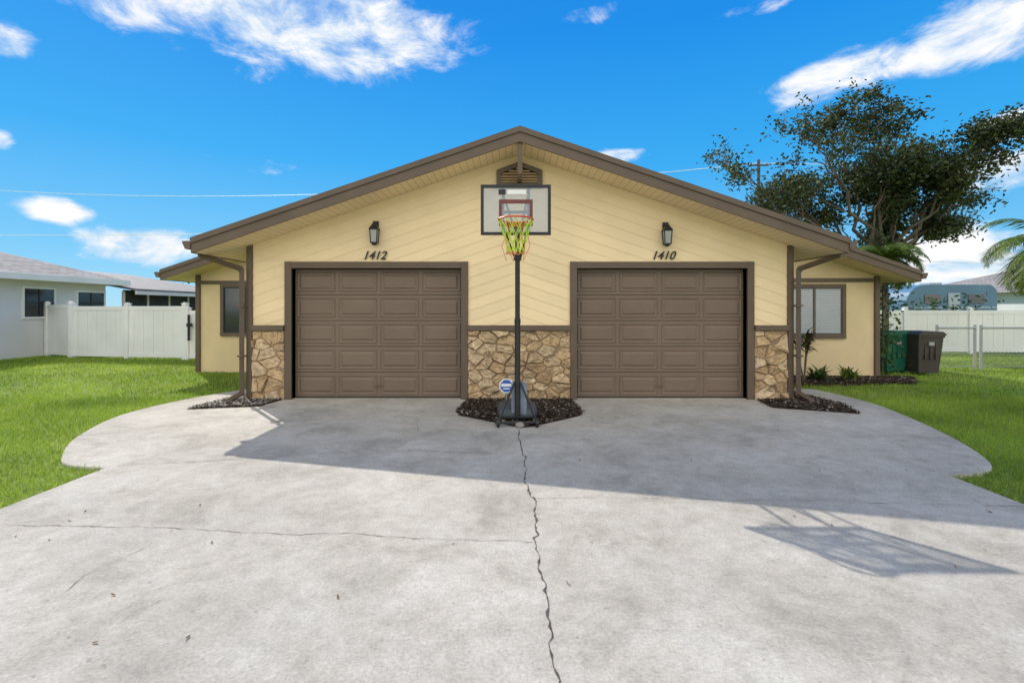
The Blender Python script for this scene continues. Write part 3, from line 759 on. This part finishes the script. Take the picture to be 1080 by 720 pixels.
def strapplant(name,b,n,l,mt,h0=.0):
    m=MB()
    for st_ in range(3):
        bx=b[0]+random.uniform(-.12,.12);by_=b[1]+random.uniform(-.1,.1);hh=h0*random.uniform(.6,1.1)
        if hh>0: m.tube([(b[0],b[1],0),(bx,by_,hh)],.015,5,0)
        for i in range(n):
            az=random.uniform(0,6.28);el=random.uniform(.2,1.4);c=Vector((bx,by_,hh+random.uniform(-.1,.1)*min(1,hh*3)))
            dh=Vector((math.cos(az),math.sin(az),0)); s_=dh.cross(Vector((0,0,1)))*.025
            L_=l*random.uniform(.6,1.1); p1=c+(dh*math.cos(el)+Vector((0,0,math.sin(el))))*L_*.5; p2=p1+(dh*math.cos(el-.7)+Vector((0,0,math.sin(el-.7))))*L_*.5
            m.add([c-s_*.4,c+s_*.4,p1+s_,p1-s_,p2],[(0,1,2,3),(3,2,4)],1,random.random())
    m.build(name,[M_bark,mt],fixn=False,tone=True)
strapplant('cordyline_shrub',(5.85,9.5,0),26,.46,M_redl,.75)
strapplant('strap_leaf_plant',(6.35,9.75,0),24,.38,M_leaf,0.05)
strapplant('strap_leaf_plant.001',(6.7,9.5,0),16,.34,M_palm,0.1)
strapplant('strap_leaf_plant.002',(5.1,8.9,0),14,.25,M_leaf,0.0)
m=MB()
for z in np.linspace(0.1,2.0,26):
    clump(m,(8.22+random.gauss(0,.07),10.5+random.gauss(0,.07),z),.32,22,.05,.03)
m.tube([(8.2,10.5,0),(8.22,10.5,2.0)],.02,5,0)
m.build('climbing_vine',[M_bark,M_leaf],fixn=False,tone=True)
m=MB()
for i in range(30):
    clump(m,(14.3+random.uniform(0,.8)+i*.1,18.0+random.uniform(-.3,.3),random.uniform(.6,1.7)),.7,16,.09,.05)
m.tube([(15,18,0),(15,18,1.2)],.06,6,0); m.build('hedge',[M_bark,M_leaf],fixn=False,tone=True)
m=MB()
for i in range(200):
    x=-60+i*.85+random.uniform(-1,1)
    clump(m,(x,88+random.uniform(-4,4),random.uniform(.6,3.2+1.2*math.sin(x*.2))),3.2,34,.35,.22)
m.build('distant_tree_row',[M_bark,M_leafd],fixn=False,tone=True)
# scattered dry leaves
m=MB()
for i in range(90):
    x=random.uniform(-5,5.2);y=random.uniform(1.6,7.5)
    if not inpoly([x],[y],drive)[0]: continue
    if random.random()<.55: x=math.copysign(abs(x)**.5*2.1,x)
    if not inpoly([x],[y],drive)[0]: continue
    a=random.uniform(0,6.28);l=random.uniform(.008,.02);c_,s_=math.cos(a)*l,math.sin(a)*l
    m.add([(x-c_,y-s_,.005),(x+s_*.4,y-c_*.4,.006),(x+c_,y+s_,.012),(x-s_*.4,y+c_*.4,.006)],[(0,1,2,3)],0,random.random())
m.build('fallen_leaves',[mat('dry_leaf',(.16,.10,.05),.9,.3,5,tone=.5,spec=.1)],fixn=False,tone=True)

tt=empty('travel_trailer')
m=MB(); Xa,Xb,Ya,Yb=21.6,26.6,26,28.3
def rr_(x0,x1,z0,z1,ra,rb,n=7):
    P=[(x0,z0),(x1,z0)]
    for i in range(n+1): a=math.pi/2*i/n; P.append((x1-rb+rb*math.cos(a),z1-rb+rb*math.sin(a)))
    for i in range(n+1): a=math.pi/2+math.pi/2*i/n; P.append((x0+ra+ra*math.cos(a),z1-ra+ra*math.sin(a)))
    return P
m.prism_y(rr_(Xa,Xb,.55,2.80,1.1,.5),Ya,Yb,0)
m.box(Xa+.05,Xb-.05,Ya-.02,Ya-.001,1.52,1.60,1); m.box(Xa+.02,Xb-.02,Ya-.02,Ya-.001,.6,.85,1)
m.box(Xa+1.0,Xa+1.9,Ya-.03,Ya-.001,1.75,2.25,2); m.box(Xa+3.4,Xa+4.3,Ya-.03,Ya-.001,1.75,2.25,2); m.box(Xa+2.3,Xa+2.95,Ya-.03,Ya-.0215,.7,2.35,1)
m.box(Xa+2.0,Xa+2.7,Ya+.8,Ya+1.5,2.80,2.95,1)
for x in(Xa+2.9,Xa+3.7): m.tube([(x,Ya-.05,.35),(x,Ya+.2,.35)],.35,20,3)
m.tube([(Xa,27.1,.5),(Xa-1.1,27.1,.45)],.05,6,3)
m.build('trailer_body',[mat('trailer_blue',(.09,.19,.30),.4,.1,.6),mat('trailer_trim',(.35,.42,.5),.5,.05),M_glass,M_black],tt)
nb=empty('neighbour_house.001')
m=MB(); m.box(31,44,28,38,-.03,2.5); m.build('walls',[M_nwall],nb)
m=MB(); m.add([(30.4,27.4,2.5),(44.6,27.4,2.5),(44.6,38.6,2.5),(30.4,38.6,2.5),(35.5,33,4.3),(39.5,33,4.3)],[(0,1,5,4),(1,2,5),(2,3,4,5),(3,0,4),(3,2,1,0)]); m.build('hip_roof',[M_shingle2],nb)
up=empty('utility_pole')
m=MB(); m.tube([(15.6,30,0),(15.6,30,10.9)],[.13,.09],10,0); m.box(15.0,16.2,29.9,30.0,10.5,10.58,0)
for x in(15.1,15.6,16.1): m.tube([(x,29.95,10.58),(x,29.95,10.7)],.035,6,0)
m.build('pole',[M_bark],up)
m=MB()
def cable(a,b,sag,r=.02):
    a=Vector(a);b=Vector(b);m.tube([a.lerp(b,i/30)-Vector((0,0,sag*4*(i/30)*(1-i/30))) for i in range(31)],r,4,0)
cable((15.6,30,10.7),(-53,43,12.7),1.5); cable((15.6,30,10.7),(60,24,10.7),.8)
cable((15.6,30,8.0),(-60,44,8.6),.9); cable((15.6,30,5.0),(60,30,3.8),.3)
m.build('cables',[mat('cable_aluminium',(.95,.95,.95),.35,.02)],up)

# ================================================================== LIGHT
el=math.radians(38.4); az=math.atan2(-.83,.95)
sun=bpy.data.lights.new('sun','SUN'); sun.energy=4.7; sun.angle=math.radians(.5); sun.color=(1,.94,.85)
so_=bpy.data.objects.new('sun',sun); COL.objects.link(so_)
sv=Vector((math.sin(az)*math.cos(el),math.cos(az)*math.cos(el),math.sin(el)))
so_.rotation_euler=sv.to_track_quat('Z','Y').to_euler(); so_.location=sv*50
W=bpy.data.worlds.new('World'); scene.world=W; W.use_nodes=True; nt=W.node_tree; L=nt.links
bg=nt.nodes['Background']; STR=.12; bg.inputs[1].default_value=STR
sky=N(nt,'ShaderNodeTexSky'); sky.sky_type='NISHITA'; sky.sun_disc=False; sky.sun_elevation=el; sky.sun_rotation=az%(2*math.pi)
sky.air_density=1.0; sky.dust_density=.1; sky.ozone_density=2.0
tc=N(nt,'ShaderNodeTexCoord'); sx=N(nt,'ShaderNodeSeparateXYZ'); L.new(tc.outputs['Generated'],sx.inputs[0])
def M(op,a,b=None,c=None,clampit=False):
    n=N(nt,'ShaderNodeMath',operation=op); n.use_clamp=clampit
    for i,v_ in enumerate((a,b,c)):
        if v_ is None: continue
        if isinstance(v_,(int,float)): n.inputs[i].default_value=v_
        else: L.new(v_,n.inputs[i])
    return n.outputs[0]
grad=N(nt,'ShaderNodeValToRGB'); ge=grad.color_ramp.elements
def sc(c): return (c[0]/STR,c[1]/STR,c[2]/STR,1)
ge[0].position=0; ge[0].color=sc((.36,.72,.95)); ge[1].position=1; ge[1].color=sc((.003,.13,.58))
for p_,c_ in((.10,(.17,.58,.95)),(.28,(.03,.42,.93)),(.5,(.003,.28,.86))): q=ge.new(p_); q.color=sc(c_)
L.new(M('MAXIMUM',sx.outputs[2],0.0),grad.inputs[0])
m0=N(nt,'ShaderNodeMix',data_type='RGBA'); m0.inputs[0].default_value=.08; L.new(grad.outputs[0],m0.inputs[6]); L.new(sky.outputs[0],m0.inputs[7])
A=M('ARCTAN2',sx.outputs[0],sx.outputs[1]); E=M('ARCSINE',sx.outputs[2])
cmb=N(nt,'ShaderNodeCombineXYZ'); L.new(A,cmb.inputs[0]); L.new(E,cmb.inputs[1])
clouds=[(-24,29.3,17,5.0,1.05),(-14,28.6,7,3.0,.95),(-41,26.5,7,2.0,.8),(-43.8,8.6,2.4,1.2,1.05),(-38.1,5.9,4.4,2.0,1.1),(-46.6,3.0,4,1.2,.8),(-47.3,21,2.5,1.4,.9),(-29.2,15,6,1.2,.66),(-47.5,13.5,1.2,1.0,.8),
(36,22.3,8,1.8,.9),(44,22.7,5,2.8,1.0),(32,21.0,4,1.3,.85),(46,11.5,5,1.8,1.0),(43,4.5,6,2.6,1.0),(47,14.8,3,1.3,.95),(12.4,17.5,3.5,1.0,.72),(27,29.5,5,.8,.6),(9,31.5,4,1.0,.7)]
mask=None
for a,e_,wa,we,amp in clouds:
    v1=N(nt,'ShaderNodeVectorMath',operation='SUBTRACT'); L.new(cmb.outputs[0],v1.inputs[0]); v1.inputs[1].default_value=(math.radians(a),math.radians(e_),0)
    v2=N(nt,'ShaderNodeVectorMath',operation='MULTIPLY'); L.new(v1.outputs[0],v2.inputs[0]); v2.inputs[1].default_value=(1/math.radians(wa),1/math.radians(we),0)
    v3=N(nt,'ShaderNodeVectorMath',operation='LENGTH'); L.new(v2.outputs[0],v3.inputs[0])
    k=M('MULTIPLY',M('SUBTRACT',1.6,v3.outputs['Value'],clampit=True),amp)
    mask=k if mask is None else M('MAXIMUM',mask,k)
back_fill=M('MULTIPLY',M('ADD',M('MULTIPLY',sx.outputs[1],-1),.05),2.5,clampit=True)  # unseen cloud cover behind the camera, added as warm fill light for the facade
mask=M('MAXIMUM',mask,M('MULTIPLY',back_fill,1.0))
mp=N(nt,'ShaderNodeMapping'); mp.inputs['Scale'].default_value=(1,1,1.9); mp.inputs['Location'].default_value=(.37,.1,.22); L.new(tc.outputs['Generated'],mp.inputs['Vector'])
n1=N(nt,'ShaderNodeTexNoise'); n1.inputs['Scale'].default_value=9; n1.inputs['Detail'].default_value=8; n1.inputs['Roughness'].default_value=.62; n1.inputs['Distortion'].default_value=.35
L.new(mp.outputs[0],n1.inputs['Vector'])
dsum=M('ADD',M('MULTIPLY',mask,.5),n1.outputs['Fac'])
mr=N(nt,'ShaderNodeMapRange',interpolation_type='SMOOTHSTEP'); L.new(dsum,mr.inputs[0]); mr.inputs[1].default_value=.74; mr.inputs[2].default_value=1.09
cr=N(nt,'ShaderNodeValToRGB'); cr.color_ramp.elements[0].position=.4; cr.color_ramp.elements[0].color=sc((.66,.80,.95)); cr.color_ramp.elements[1].position=.58; cr.color_ramp.elements[1].color=sc((1.02,1.02,1.02))
L.new(n1.outputs['Fac'],cr.inputs[0])
fb=M('ADD',M('MULTIPLY',back_fill,1.0),1.0)
tint=N(nt,'ShaderNodeMix',data_type='RGBA'); L.new(back_fill,tint.inputs[0]); tint.inputs[6].default_value=(1,1,1,1); tint.inputs[7].default_value=(1.10,1.0,.83,1)
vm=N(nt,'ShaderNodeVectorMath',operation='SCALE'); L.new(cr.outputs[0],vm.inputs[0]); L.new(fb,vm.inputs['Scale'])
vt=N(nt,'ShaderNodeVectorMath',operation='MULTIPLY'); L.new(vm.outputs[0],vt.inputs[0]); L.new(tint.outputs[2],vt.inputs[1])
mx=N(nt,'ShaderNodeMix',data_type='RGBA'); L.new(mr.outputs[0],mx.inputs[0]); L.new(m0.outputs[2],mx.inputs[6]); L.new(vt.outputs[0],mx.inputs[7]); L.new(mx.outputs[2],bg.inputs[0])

cam=bpy.data.cameras.new('camera'); co=bpy.data.objects.new('camera',cam); COL.objects.link(co)
co.location=(0,0,1.46); co.rotation_euler=(math.pi/2,0,0); cam.sensor_width=36; cam.lens=16.67; cam.shift_y=-.0315; cam.clip_end=2000; cam.clip_start=.05
scene.camera=co
